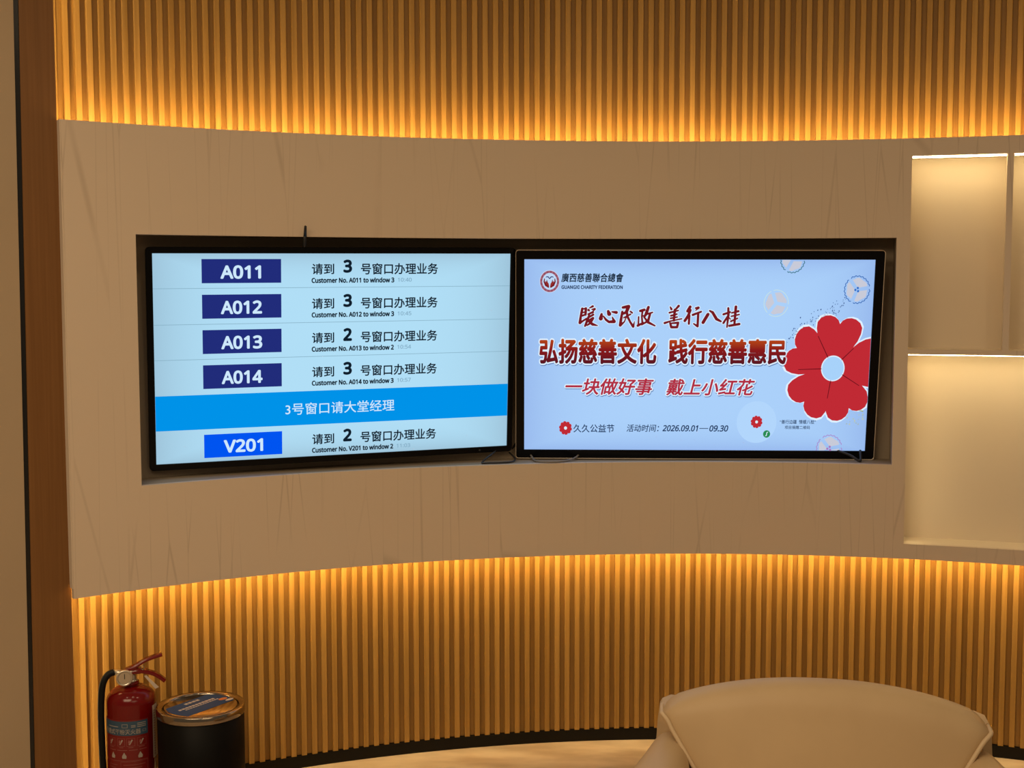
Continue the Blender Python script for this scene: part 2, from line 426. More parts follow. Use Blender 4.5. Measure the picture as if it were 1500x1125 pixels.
def display(name, c_mid, c_edge):
    """lit LCD background: a liquid-crystal panel whose backlight falls off a little at its borders"""
    m = glow(name, lin(c_mid), 1.0); nt = m.node_tree; b = nt.nodes['Principled BSDF']; L = nt.links.new
    tc = nt.nodes.new('ShaderNodeTexCoord'); sp = nt.nodes.new('ShaderNodeSeparateXYZ'); L(tc.outputs['Object'], sp.inputs[0])
    def falloff(out, half, p):
        a = nt.nodes.new('ShaderNodeMath'); a.operation = 'ABSOLUTE'; L(out, a.inputs[0])
        d = nt.nodes.new('ShaderNodeMath'); d.operation = 'DIVIDE'; d.inputs[1].default_value = half; L(a.outputs[0], d.inputs[0])
        e = nt.nodes.new('ShaderNodeMath'); e.operation = 'POWER'; e.inputs[1].default_value = p; L(d.outputs[0], e.inputs[0]); return e.outputs[0]
    mx = nt.nodes.new('ShaderNodeMath'); mx.operation = 'MAXIMUM'
    L(falloff(sp.outputs['X'], SW / 2, 5), mx.inputs[0]); L(falloff(sp.outputs['Z'], SH / 2, 8), mx.inputs[1])
    mix = nt.nodes.new('ShaderNodeMix'); mix.data_type = 'RGBA'
    mix.inputs[6].default_value = (*lin(c_mid), 1); mix.inputs[7].default_value = (*lin(c_edge), 1)
    L(mx.outputs[0], mix.inputs[0]); L(mix.outputs[2], b.inputs['Emission Color'])
    b.inputs['Roughness'].default_value = 0.25; b.inputs['Specular IOR Level'].default_value = 0.25
    return m
tv1, scr1 = television('black television on the left, showing queue numbers and a blue banner', TV1M, -.6255, .6245, -.3612, .3602, .014,
                       display('queue_display', (176, 222, 246), (158, 196, 218)), False)
tv2, scr2 = television('black television on the right, showing a charity poster with a red flower', TV2M, -.6335, .6355, -.3700, .3708, .009,
                       display('poster_display', (170, 208, 250), (152, 186, 238)), True)
# infrared window and antenna on the left set
b = MB(); b.lathe([(0.0005, 0), (.004, 0.0), (.004, .002)], M_STEEL, 16)
o = b.build('infrared_window', tv1); o.matrix_parent_inverse = Matrix(); o.matrix_basis = Matrix.Translation((.502, -.0062, -.352)) @ Matrix.Rotation(-pi / 2, 4, 'X')
b = MB()
b.tube([(-.1195, .012, .345), (-.1200, -.004, .372), (-.1212, -.020, .400)], [.0056, .0056, .0054], M_BACK, 12)
b.tube([(-.1212, -.020, .399), (-.1238, -.038, .4300), (-.1238, -.039, .4312)], [.0050, .0042, .0022], M_BACK, 12)
b.build('antenna', tv1)
for t in (tv1, tv2):
    for x in (-.2, .2):
        b = MB(); b.box(x - .02, x + .02, .0455, .060, -.16, .2, M_STEEL); b.build('mounting_bracket', t)

# ---- lettering
_tc = {}
import os
try:                                                          # the plain sans that ships with Blender itself
    SANS = bpy.data.fonts.load(os.path.join(bpy.utils.system_resource('DATAFILES'), 'fonts', 'NotoSansMath-Regular.woff2'))
except Exception:
    SANS = None
def outline_of(body, shear, space):
    key = (body, shear, space)
    if key in _tc: return _tc[key]
    cu = bpy.data.curves.new('lettering', 'FONT'); cu.body = body; cu.size = 1; cu.shear = shear
    cu.space_character = space; cu.resolution_u = 4
    if SANS and all(ord(c) < 0x250 or c == '\u2014' for c in body): cu.font = SANS
    o = bpy.data.objects.new('lettering', cu); COL.objects.link(o)
    bpy.context.view_layer.update()
    me = bpy.data.meshes.new_from_object(o.evaluated_get(bpy.context.evaluated_depsgraph_get()))
    v = [(p.co.x, p.co.y) for p in me.vertices]; f = [tuple(p.vertices) for p in me.polygons]
    bpy.data.objects.remove(o); bpy.data.curves.remove(cu); bpy.data.meshes.remove(me)
    _tc[key] = (v, f); return _tc[key]
def glyphs(body, bold=0.0, shear=0.0, space=1.0):
    """outline triangles of a line of text; bold strokes are thickened by repeating the outline around itself"""
    v, f = outline_of(body, shear, space)
    if bold <= 0: return v, f
    V = []; F = []; n = 8 if bold < 0.05 else 14
    for k in range(n):
        dx, dz = bold * cos(2 * pi * k / n), bold * sin(2 * pi * k / n); b = len(V)
        V += [(x + dx, z + dz) for x, z in v]; F += [tuple(b + i for i in q) for q in f]
    return V, F
def put_text(mb, body, x0, x1, z1, z0, y, m, bold=0.0, shear=0.0, space=1.0, ref=None, grad=None):
    """fit text into a box (mm) on a screen plane; ref = text style whose bounds define the fit"""
    v, f = glyphs(body, bold, shear, space)
    rv = glyphs(*ref)[0] if ref else v
    ax, bx = min(p[0] for p in rv), max(p[0] for p in rv); az, bz = min(p[1] for p in rv), max(p[1] for p in rv)
    sx, sz = (x1 - x0) / (bx - ax), (z1 - z0) / (bz - az)
    mb.add([((x0 + (p[0] - ax) * sx) / 1000, y, (z0 + (p[1] - az) * sz) / 1000) for p in v], f, m)
def poly(mb, pts, y, m):
    mb.add([(x / 1000, y, z / 1000) for x, z in pts], [tuple(range(len(pts)))], m)
def rect(mb, x0, x1, z1, z0, y, m): poly(mb, [(x0, z0), (x1, z0), (x1, z1), (x0, z1)], y, m)
def disc(mb, cx_, cz_, rx, rz, y, m, n=40): poly(mb, [(cx_ + rx * cos(2 * pi * k / n), cz_ + rz * sin(2 * pi * k / n)) for k in range(n)], y, m)
def chain(mb, pts, y, m, extra=0.0, ratio=1.0):
    """brush stroke: pts = (x, z, half width) in mm"""
    for i, (x, z, w) in enumerate(pts):
        w += extra; n = 10
        poly(mb, [(x + w * cos(2 * pi * k / n), z + w * sin(2 * pi * k / n)) for k in range(n)], y, m)
        if i:
            X, Z, Wd = pts[i - 1]; Wd += extra; dx, dz = x - X, z - Z; d = math.hypot(dx, dz) or 1
            px, pz = -dz / d, dx / d
            poly(mb, [(X + px * Wd, Z + pz * Wd), (X - px * Wd, Z - pz * Wd), (x - px * w, z - pz * w), (x + px * w, z + pz * w)], y, m)
def on_screen(mb, name, scr): return mb.build(name, scr, fix=False)

NAVY = lit((33, 44, 122)); VBLUE = lit((0, 84, 240)); INK = lit((16, 30, 44)); PALE = lit((205, 232, 252)); GREYT = lit((132, 172, 196))
BAN = lit((0, 146, 232)); RULE = lit((136, 176, 196))
Y1, Y2, Y3, Y4 = -0.0003, -0.0008, -0.0013, -0.0018
rows_ = [('A011', '3', '10:40'), ('A012', '3', '10:45'), ('A013', '2', '10:54'), ('A014', '3', '10:57')]
allrows = [(r, 0 - 114.4 * i) for i, r in enumerate(rows_)] + [(('V201', '2', '11:03'), -572.0)]
for (num, win, tim), dz in allrows:
    t = MB()
    rect(t, -452, -196.5, 322 + dz, 244.5 + dz, Y1, VBLUE if num[0] == 'V' else NAVY)
    tr = -260 if num != 'A011' else -262
    put_text(t, num, -393 + (4 if num[0] == 'V' else 0), tr, 302 + dz, 258 + dz, Y2, PALE, 0.025)
    on_screen(t, 'number_tile', scr1)
    t = MB()
    put_text(t, '请到', -95, -20, 307 + dz, 271 + dz, Y1, INK, 0.018)
    put_text(t, win, 11, 41, 320 + dz, 276 + dz, Y1, INK, 0.034)
    put_text(t, '号窗口办理业务', 71, 341, 308 + dz, 270 + dz, Y1, INK, 0.018)
    s = 'Customer No. %s to window %s' % (num, win)
    put_text(t, s, -96, 187, 260.5 + dz, 242.5 + dz, Y1, INK, 0.034)
    put_text(t, tim, 199, 248, 258.5 + dz, 245 + dz, Y1, GREYT, 0.012)
    on_screen(t, 'queue_message', scr1)
for z in (228, 112, -2):
    t = MB(); rect(t, -604, 604, z + .9, z - .9, Y1, RULE); on_screen(t, 'row_divider', scr1)
t = MB()
rect(t, -604, 604, -118, -232, Y1, BAN)
put_text(t, '3号窗口请大堂经理', -185, 190, -157, -197, Y2, PALE, 0.006)
o = on_screen(t, 'banner', scr1); o['label'] = 'bright blue banner with white lettering'

# ---- poster on the right set
RED = lit((192, 42, 52)); SEAM = lit((110, 18, 28)); WHITE = lit((222, 240, 255)); BRUSH = lit((118, 24, 32)); SHADE = lit((104, 136, 186))
SLOG = lit((178, 46, 66)); BLUEINK = lit((34, 58, 96)); DARKINK = lit((14, 32, 52)); MAROON = lit((148, 80, 100)); DISC = lit((178, 214, 252))
def headline_mat():
    m = glow('headline_red', lin((120, 30, 30)), 1.0); nt = m.node_tree; b = nt.nodes['Principled BSDF']; L = nt.links.new
    tc = nt.nodes.new('ShaderNodeTexCoord'); sp = nt.nodes.new('ShaderNodeSeparateXYZ'); L(tc.outputs['Object'], sp.inputs[0])
    r = nt.nodes.new('ShaderNodeMapRange'); r.inputs['From Min'].default_value = -0.029; r.inputs['From Max'].default_value = 0.062; L(sp.outputs['Z'], r.inputs['Value'])
    rp = nt.nodes.new('ShaderNodeValToRGB'); rp.color_ramp.elements[0].color = (*lin((84, 22, 34)), 1); rp.color_ramp.elements[1].color = (*lin((186, 72, 24)), 1)
    e = rp.color_ramp.elements.new(0.58); e.color = (*lin((138, 26, 26)), 1)
    L(r.outputs[0], rp.inputs['Fac']); L(rp.outputs[0], b.inputs['Emission Color']); return m
HEAD = headline_mat()

e = MB()                                                    # round emblem: ring, hands forming a heart
disc(e, -517, 263, 35, 39.5, Y1, lit((206, 214, 240)))
N = 48
for k in range(N):
    a, a2 = 2 * pi * k / N, 2 * pi * (k + 1) / N
    poly(e, [(-517 + 33 * cos(a), 263 + 37.5 * sin(a)), (-517 + 33 * cos(a2), 263 + 37.5 * sin(a2)), (-517 + 25.5 * cos(a2), 263 + 29.5 * sin(a2)), (-517 + 25.5 * cos(a), 263 + 29.5 * sin(a))], Y2, MAROON if k % 3 else lit((168, 104, 120)))
disc(e, -517, 263, 25.5, 29.5, Y2, lit((190, 216, 246)))
for s in (-1, 1):
    X = lambda x: -517 + s * x
    chain(e, [(X(18), 272, 1.5), (X(19), 262, 2.4), (X(13), 250, 3.6), (X(4), 243, 2.4)], Y3, BRUSH)
    chain(e, [(X(13), 262, 2), (X(8), 254, 5), (X(3), 246, 1.6)], Y3, lit((150, 46, 44)))
    chain(e, [(X(10), 268, 1), (X(8), 258, 2)], Y3, BRUSH)
    chain(e, [(X(0.5), 273, 1.6), (X(5), 279, 1.8), (X(11), 279, 1.5), (X(13), 277, .8)], Y3, lit((60, 66, 120)))
on_screen(e, 'emblem', scr2)
t = MB()
put_text(t, '廣西慈善聯合總會', -477, -261, 292, 260, Y1, DARKINK, 0.022, 0.12)
put_text(t, 'GUANGXI CHARITY FEDERATION', -476, -263, 249.5, 236.5, Y1, BLUEINK, 0.03)
on_screen(t, 'organisation_name', scr2)

# brush-written line
B1 = lambda X, Z: (-412 + (X - 105) * .2077, 178 - (Z - 150) * .2097)
B2 = lambda X, Z: (-117 + (X - 92) * .2077, 179 - (Z - 145) * .2097)
S1_ = [[(150, 200, 13), (125, 330, 12)], [(210, 195, 13), (205, 300, 12)], [(150, 205, 8), (210, 197, 9)], [(140, 268, 8), (205, 255, 8)], [(130, 325, 10), (200, 300, 10)],
       [(125, 330, 12), (112, 438, 15), (150, 415, 10), (215, 368, 8)], [(272, 186, 6), (325, 160, 12)], [(255, 222, 13), (272, 238, 6)], [(310, 212, 6), (358, 205, 12), (330, 240, 6)],
       [(250, 292, 9), (330, 258, 12)], [(190, 395, 7), (250, 350, 10), (335, 300, 11)], [(268, 300, 9), (240, 390, 14), (198, 492, 10)], [(250, 402, 8), (332, 358, 13), (290, 440, 12), (232, 480, 8)], [(252, 405, 10), (325, 462, 15), (408, 484, 5)],
       [(475, 290, 12), (462, 365, 21)], [(505, 325, 7), (550, 385, 12), (600, 422, 13), (688, 415, 17), (655, 340, 6)], [(585, 242, 14), (602, 288, 21)], [(650, 252, 8), (722, 262, 16)],
       [(830, 178, 13), (925, 162, 18), (890, 255, 16), (825, 290, 10)], [(822, 250, 12), (800, 390, 14), (790, 478, 15), (858, 420, 7), (890, 340, 6)], [(892, 235, 14), (912, 335, 12), (958, 425, 11), (1008, 500, 13), (1030, 410, 3)], [(850, 350, 8), (960, 292, 9)], [(958, 245, 9), (988, 268, 9)],
       [(1122, 236, 13), (1190, 217, 14)], [(1160, 230, 10), (1150, 330, 9), (1160, 425, 10)], [(1165, 322, 7), (1205, 310, 9)], [(1097, 335, 8), (1094, 470, 9)], [(1085, 483, 13), (1180, 432, 9)], [(1258, 172, 14), (1222, 285, 16), (1188, 345, 8)], [(1222, 292, 10), (1328, 260, 8)], [(1288, 280, 12), (1258, 400, 13), (1150, 472, 6)], [(1190, 340, 8), (1255, 425, 14), (1372, 484, 8)]]
S2_ = [[(190, 168, 7), (210, 205, 12)], [(330, 150, 13), (275, 215, 9)], [(178, 264, 10), (325, 226, 8)], [(205, 315, 10), (302, 288, 9)], [(200, 358, 9), (310, 336, 8)], [(268, 215, 13), (255, 395, 12)], [(102, 438, 12), (200, 405, 8), (385, 366, 7)],
       [(195, 440, 11), (216, 508, 13)], [(210, 442, 8), (328, 432, 12), (312, 508, 12), (220, 508, 13)], [(522, 165, 15), (480, 238, 14)], [(528, 220, 13), (490, 320, 14), (438, 400, 14)], [(512, 310, 12), (508, 450, 11)], [(615, 186, 9), (660, 180, 14), (612, 230, 3)],
       [(570, 300, 12), (708, 246, 10)], [(660, 282, 12), (655, 492, 12), (588, 448, 7)], [(824, 290, 16), (745, 428, 16)], [(852, 230, 9), (900, 258, 14), (968, 368, 15), (1042, 408, 10)],
       [(1082, 290, 11), (1190, 252, 11)], [(1160, 185, 11), (1165, 300, 13), (1148, 505, 8)], [(1162, 310, 10), (1086, 436, 11)], [(1165, 330, 6), (1200, 370, 6)], [(1286, 162, 14), (1270, 470, 11)], [(1220, 265, 8), (1330, 236, 12)], [(1215, 322, 8), (1345, 292, 8)], [(1212, 405, 10), (1320, 356, 8)], [(1186, 482, 12), (1352, 452, 13)]]
for Sx, Bx in ((S1_, B1), (S2_, B2)):
    t = MB()
    for st in Sx:
        pts = [(*Bx(x, z), w * .36) for x, z, w in st]
        chain(t, pts, Y1, WHITE, 2.4); chain(t, pts, Y2, BRUSH)
    on_screen(t, 'brush_lettering', scr2)

def outlined(mb, body, x0, x1, z1, z0, m, bold, halo, shear=0.0, drop=3.0):
    st = (body, bold, shear, 1.0)
    put_text(mb, body, x0 + 1.5, x1 + 1.5, z1 - drop, z0 - drop, Y1, SHADE, halo * 1.05, shear, 1.0, st)
    put_text(mb, body, x0, x1, z1, z0, Y2, WHITE, halo, shear, 1.0, st)
    put_text(mb, body, x0, x1, z1, z0, Y3, m, bold, shear, 1.0, st)
t = MB(); outlined(t, '弘扬慈善文化', -552, -141, 62, -29, HEAD, 0.038, 0.095)
on_screen(t, 'headline_lettering', scr2)
t = MB(); outlined(t, '践行慈善惠民', -100, 312, 62, -29, HEAD, 0.038, 0.095)
on_screen(t, 'headline_lettering', scr2)
t = MB(); outlined(t, '一块做好事', -460, -148, -80, -140, SLOG, 0.022, 0.085, 0.22)
on_screen(t, 'slogan_lettering', scr2)
t = MB(); outlined(t, '戴上小红花', -104, 207, -81, -141, SLOG, 0.022, 0.085, 0.22)
on_screen(t, 'slogan_lettering', scr2)
t = MB()
put_text(t, '久久公益节', -430, -285, -247, -277, Y1, BLUEINK, 0.012)
on_screen(t, 'festival_name', scr2)
t = MB()
put_text(t, '活动时间：', -241, -126, -247, -274, Y1, BLUEINK, 0.012, 0.15)
put_text(t, '2026.09.01', -114, 13, -249, -272, Y1, BLUEINK, 0.02, 0.2)
rect(t, 17, 48, -259.5, -262, Y1, BLUEINK)
put_text(t, '09.30', 52, 119, -249, -272, Y1, BLUEINK, 0.02, 0.2)
on_screen(t, 'date_line', scr2)
t = MB()
put_text(t, '“善行边疆  情暖八桂”', 300, 427, -228, -243, Y1, BLUEINK, 0.012)
put_text(t, '项目捐赠二维码', 318, 407, -249, -262, Y1, BLUEINK, 0.012)
on_screen(t, 'caption_lettering', scr2)

def petal(mb, cx_, cz_, a, L, Wd, notch, y, m, n=14, clip=None, grow=0.0, asp=1.1):
    """heart-shaped petal pointing along angle a"""
    pts = []
    prof_ = [(0.10, 0.18), (0.25, 0.42), (0.42, 0.69), (0.58, 0.88), (0.72, 0.97), (0.84, 0.98), (0.93, 0.86), (0.985, 0.66), (1.0, 0.46), (0.98, 0.25), (0.93, 0.09), (notch, 0.0)]
    half = prof_
    loc = [(0.02, 0.05)] + half
    loc2 = loc + [(x, -w) for x, w in loc[-2::-1]]
    for x, w in loc2:
        X, Z = x * L, w * Wd
        if grow:
            X += grow * (1 if x > .8 else 0.0) ; Z += grow * (1 if w > 0 else -1 if w < 0 else 0)
        px, pz = X * cos(a) - Z * sin(a), X * sin(a) + Z * cos(a)
        px, pz = cx_ + px / (asp ** .5), cz_ + pz * (asp ** .5)
        if clip: px = min(px, clip)
        pts.append((px, pz))
    poly(mb, pts, y, m)
t = MB()                                                     # the big red paper flower
FC = (477, -42)
angs_ = [83, 153, 229, 296, 8]
wid = [84, 86, 86, 84, 84]
for i, a in enumerate(angs_):
    petal(t, *FC, radians(a), 176, wid[i] , .86, Y1, WHITE, clip=604, grow=5)
for i, a in enumerate(angs_):
    petal(t, *FC, radians(a), 176, wid[i], .86, Y2, RED, clip=604)
for a, L in ((118, 120), (44, 95), (182, 120), (262, 100), (329, 110)):
    ca, sa = cos(radians(a)), sin(radians(a))
    chain(t, [(FC[0] + 40 * ca, FC[1] + 44 * sa, 1.6), (FC[0] + L * ca, FC[1] + L * 1.08 * sa, 1.2)], Y3, SEAM)
disc(t, *FC, 41, 46, Y3, WHITE); disc(t, *FC, 37.5, 42, Y4, lit((168, 210, 250)))
on_screen(t, 'red_flower', scr2)
def small_flower(name, cx_, cz_, r):
    t = MB()
    for k in range(5): petal(t, cx_, cz_, radians(80 + 72 * k), r * 1.05, r * .56, .84, Y2, RED)
    disc(t, cx_, cz_, r * .24, r * .27, Y3, WHITE); return t
on_screen(small_flower('f', -458, -261, 22), 'flower_logo', scr2)
t = small_flower('f', 218, -236, 20)
disc(t, 218, -237, 70, 76, Y1, DISC, 64)
disc(t, 255, -280, 12.5, 13.5, Y2, lit((40, 140, 84)))
chain(t, [(259, -273, 1.2), (256, -274, 1.3), (255, -280, 1.3), (254, -286, 1.3), (251, -286, 1.2)], Y3, WHITE)
on_screen(t, 'round_badge', scr2)
BEIGE = lit((200, 202, 216)); 
def pinwheel(cx_, cz_, r, rot, line, clipf=lambda p: p, core=None, wavy=True, asp=1.1):
    t = MB()
    for k in range(3):
        a0 = radians(rot + 120 * k)
        pts = [(cx_ + .16 * r * cos(a0 + .9), cz_ + .16 * r * sin(a0 + .9))]
        for j in range(13):
            a = a0 + radians(100) * j / 12; rr = r * (.84 + .04 * sin(j * 1.0))
            pts.append((cx_ + rr * cos(a), cz_ + rr * asp * sin(a)))
        poly(t, [clipf(p) for p in pts], Y1, BEIGE)
        prev = None
        for j in range(41):
            a = a0 - .05 + radians(106) * j / 40
            rr = r * (1.0 + (.035 * sin(j * 1.05) if wavy else 0))
            p = (cx_ + rr * cos(a), cz_ + rr * asp * sin(a))
            if clipf(p) != p: prev = None; continue
            if prev: chain(t, [(*prev, 1.4), (*p, 1.4)], Y2, line)
            prev = p
    if core:
        for k in range(3):
            a = radians(rot + 50 + 120 * k); p = (cx_ + .14 * r * cos(a), cz_ + .15 * r * sin(a))
            if clipf(p) == p: disc(t, *p, .09 * r, .1 * r, Y2, core, 12)
    on_screen(t, 'pale_flower', scr2)
pinwheel(270, 188, 42, 0, lit((196, 222, 228)), wavy=False)
pinwheel(547, 236, 43, 18, lit((64, 112, 186)), core=lit((52, 112, 200)))
pinwheel(321, 340, 41, 250, lit((66, 120, 140)), clipf=lambda p: (p[0], min(p[1], 339)))
pinwheel(478, -332, 44, 20, lit((168, 140, 206)), clipf=lambda p: (p[0], max(p[1], -339)), core=lit((170, 120, 190)))
t = MB(); rs = random.Random(5)
INKS = [lit((96, 128, 178)), lit((70, 96, 146)), lit((124, 156, 200))]
for k in range(120):
    u = rs.random(); v = rs.gauss(0, .33)
    x = 325 + 180 * u + 30 * v; z = 80 + 105 * u + 60 * v
    if math.hypot(x - 477, (z + 42) / 1.1) < 150 and z < 130: continue
    r = rs.uniform(1.2, 2.9); poly(t, [(x - r, z), (x, z - r * 1.3), (x + r * .8, z), (x + r * .3, z + r * 1.2)], Y1, rs.choice(INKS))
on_screen(t, 'ink_speckles', scr2)
t = MB()
for k in range(22):
    x = rs.uniform(535, 596); z = rs.uniform(-245, -190); r = rs.uniform(1.2, 4)
    poly(t, [(x - r, z), (x, z - r), (x + r, z), (x + r * .3, z + r)], Y1, rs.choice([lit((176, 196, 190)), lit((164, 186, 196)), lit((190, 200, 176))]))
chain(t, [(555, -182, 1), (575, -192, 1.5), (590, -196, 2.2)], Y1, lit((160, 170, 120)))
on_screen(t, 'gold_speckles', scr2)

# ---------------------------------------------------------------- cables in the recess
M_CABLE = mat('black_cable', (0.02, 0.018, 0.016), 0.5)
M_GREYC = mat('grey_cable', (0.22, 0.19, 0.15), 0.5)
def spline(pts, n=8):
    out = []; P = [Vector(p) for p in pts]
    for i in range(len(P) - 1):
        p0, p1, p2, p3 = P[max(i - 1, 0)], P[i], P[i + 1], P[min(i + 2, len(P) - 1)]
        for k in range(n):
            t = k / n
            out.append(.5 * ((2 * p1) + (-p0 + p2) * t + (2 * p0 - 5 * p1 + 4 * p2 - p3) * t * t + (-p0 + 3 * p1 - 3 * p2 + p3) * t ** 3))
    out.append(P[-1]); return out
def cable(owner, pts, r, m):
    inv = (TV1M if owner is tv1 else TV2M).inverted()
    b = MB(); b.tube([tuple(inv @ p) for p in spline(pts)], r, m, 8); return b.build('power_cable', owner)
ZF = ZRB + 0.0045
cable(tv1, [(-.05, 4.65, ZF + .05), (-.06, 4.60, ZF + .030), (-.088, 4.54, ZF + .014), (-.105, 4.518, ZF), (-.085, 4.512, ZF), (-.04, 4.520, ZF), (.0, 4.545, ZF), (.01, 4.60, ZF + .004), (-.01, 4.64, ZF + .02)], .0032, M_CABLE)
cable(tv2, [(.06, 4.66, ZF + .02), (.075, 4.60, ZF + .002), (.085, 4.56, ZF), (.12, 4.536, ZF), (.17, 4.545, ZF), (.22, 4.60, ZF + .004), (.25, 4.66, ZF + .02)], .0035, M_GREYC)
cable(tv2, [(1.15, 4.62, ZF + .03), (1.19, 4.575, ZF + .018), (1.215, 4.545, ZF + .002), (1.225, 4.555, ZF + .004), (1.235, 4.60, ZF + .03)], .0045, M_CABLE)
cable(tv2, [(.020, 4.665, H0 - .30), (.026, 4.650, H0 - .40), (.034, 4.648, H0 - .47), (.024, 4.66, H0 - .56), (.0, 4.668, ZF + .03)], .004, M_CABLE)

# ---------------------------------------------------------------- fire extinguisher
M_RED = mat('red_enamel', (0.15, 0.003, 0.003), 0.16, spec=0.4)
M_CHROME = mat('satin_nickel', (0.62, 0.56, 0.47), 0.3, 0.9)
M_HOSE = mat('black_rubber', (0.005, 0.005, 0.005), 0.5, spec=0.2)
M_LBLUE = mat('blue_label', (0.030, 0.075, 0.13), 0.4)
M_LRED = mat('red_label', (0.17, 0.006, 0.006), 0.35)
M_INK = mat('white_label_ink', (0.36, 0.32, 0.29), 0.5)
M_FAINT = mat('pale_pink_label_ink', (0.30, 0.11, 0.10), 0.5)
M_PAPER = mat('white_sticker', (0.52, 0.44, 0.37), 0.6)
ex = thing('fire_extinguisher', 'red fire extinguisher with black hose, standing left of the black bin', 'fire extinguisher', (-1.179, 3.95, 0), radians(16.6))
RX = 0.0745
b = MB()
b.lathe([(0, 0.0), (RX - .006, 0.0), (RX, .006), (RX, .385)] + [(RX * cos(t) ** .75 if t < 1.5 else .02, .385 + .048 * sin(t)) for t in [i * pi / 2 / 12 for i in range(1, 12)]] + [(.026, .436), (.024, .446), (0, .446)], M_RED, 64)
b.build('cylinder', ex)
b = MB()
b.lathe([(0, .438), (.021, .438), (.021, .452), (.017, .453), (.017, .464), (.013, .466), (.013, .480), (0, .480)], M_CHROME, 24)
b.tube([(-.052, -.004, .478), (-.030, -.004, .474), (.0, 0, .470)], [.0085, .0095, .010], M_CHROME, 16)
b.build('valve', ex)
b = MB()                                                    # pressure gauge, facing the viewer
b.lathe([(0, -.006), (.012, -.006), (.0205, -.004), (.0215, 0), (.0205, .0035), (.017, .004), (.016, .002), (0, .002)], M_CHROME, 32)
b.lathe([(0, .0025), (.0158, .0025)], mat('gauge_dial', (0.45, 0.36, 0.26), 0.4), 32)
b.box(-.0008, .0008, -.002, .011, .0026, .0034, M_BACK)
o = b.build('pressure_gauge', ex); o.matrix_basis = Matrix.Translation((-.018, -.036, .466)) @ Matrix.Rotation(pi / 2, 4, 'X') @ Matrix.Scale(1.2, 4)
def lever(name, pts, w, t, m):
    """bent sheet-metal lever: path in x-z, width across y"""
    b = MB(); P = spline([(x, 0, z) for x, z in pts], 6); rows = []
    for i, p in enumerate(P):
        d = (P[min(i + 1, len(P) - 1)] - P[max(i - 1, 0)]).normalized(); n = Vector((-d.z, 0, d.x))
        ww = w if not callable(w) else w(i / (len(P) - 1))
        rows.append([tuple(p + n * t * s + Vector((0, y * ww, 0))) for s, y in ((1, -.8), (1.0, .8), (.2, 1), (-1.0, 1), (-1, .86), (.0, .8), (.0, -.8), (-1, -.86), (-1, -1), (.2, -1))])
    b.grid(rows, m, False, closed_v=True)
    b.f.append(list(range(10))); b.mi.append(0); b.sm.append(False); b.f.append([len(b.v) - 10 + k for k in range(10)]); b.mi.append(0); b.sm.append(False)
    return b.build(name, ex)
lever('upper_lever', [(-.016, .481), (.012, .490), (.048, .509), (.095, .522)], .0125, .0045, M_RED)
lever('carry_handle', [(.002, .474), (.022, .476), (.052, .470), (.078, .458), (.102, .438)], .0125, .0055, M_RED)
b = MB(); b.box(.0, .030, -.011, .011, .468, .486, M_RED); b.build('lever_bracket', ex)
b = MB(); b.tube([(.030, -.012, .488), (.036, -.013, .494), (.041, -.013, .488), (.037, -.013, .480), (.031, -.012, .484)], .0013, M_CHROME, 8); b.build('safety_pin', ex)
b = MB()
b.tube(spline([(-.048, -.004, .478), (-.066, -.006, .472), (-.080, -.010, .452), (-.087, -.012, .415), (-.090, -.012, .34), (-.089, -.008, .22), (-.086, -.004, .12)]), .0103, M_HOSE, 14)
b.build('hose', ex)
b = MB(); b.tube([(-.086, -.004, .125), (-.084, -.004, .09), (-.083, -.004, .055)], [.0105, .0125, .016], M_HOSE, 14); b.build('nozzle', ex)
b = MB(); b.quad((.040, -.020, .462), (.046, -.018, .464), (.083, -.020, .424), (.072, -.022, .420), M_PAPER)
b.quad((.040, -.019, .462), (.046, -.017, .464), (.083, -.019, .424), (.072, -.021, .420), M_PAPER); b.build('hang_tag', ex)
def wrap(deg, z, r): a = radians(deg); return (r * sin(a), -r * cos(a), z)
def patch(b, d0, d1, z0, z1, r, m):
    dd = arange(d0, d1, 4); b.grid([[wrap(d, z0, r) for d in dd], [wrap(d, z1, r) for d in dd]], m, True)
def wrap_text(b, body, d0, d1, z1, z0, r, m, bold=0.0):
    v, f = glyphs(body, bold); ax, bx = min(p[0] for p in v), max(p[0] for p in v); az, bz = min(p[1] for p in v), max(p[1] for p in v)
    b.add([wrap(d0 + (p[0] - ax) / (bx - ax) * (d1 - d0), z0 + (p[1] - az) / (bz - az) * (z1 - z0), r) for p in v], f, m)
def outline(b, d0, d1, z0, z1, r, m, w=.0007):
    wd = math.degrees(w / RX)
    patch(b, d0, d1, z1 - w, z1, r, m); patch(b, d0, d1, z0, z0 + w, r, m)
    patch(b, d0, d0 + wd, z0, z1, r, m); patch(b, d1 - wd, d1, z0, z1, r, m)
LB = MB(); r1, r2, r3 = RX + .0004, RX + .0008, RX + .0012
patch(LB, -88, 40, .09, .345, r1, M_LRED)
patch(LB, -88, 38, .297, .341, r2, M_LBLUE)
wrap_text(LB, '手提式干粉灭火器', -76, 20, .317, .301, r3, M_INK, 0.02)
for d0, d1, z in ((-62, -32, .3245), (-2, 8, .328), (-2, 8, .3235), (12, 33, .334), (12, 33, .3285), (12, 33, .323)): patch(LB, d0, d1, z - .001, z + .001, r3, M_INK)
outline(LB, -23, -10, .322, .333, r3, M_INK, .0012); outline(LB, 24, 33, .306, .313, r3, M_INK, .0008)
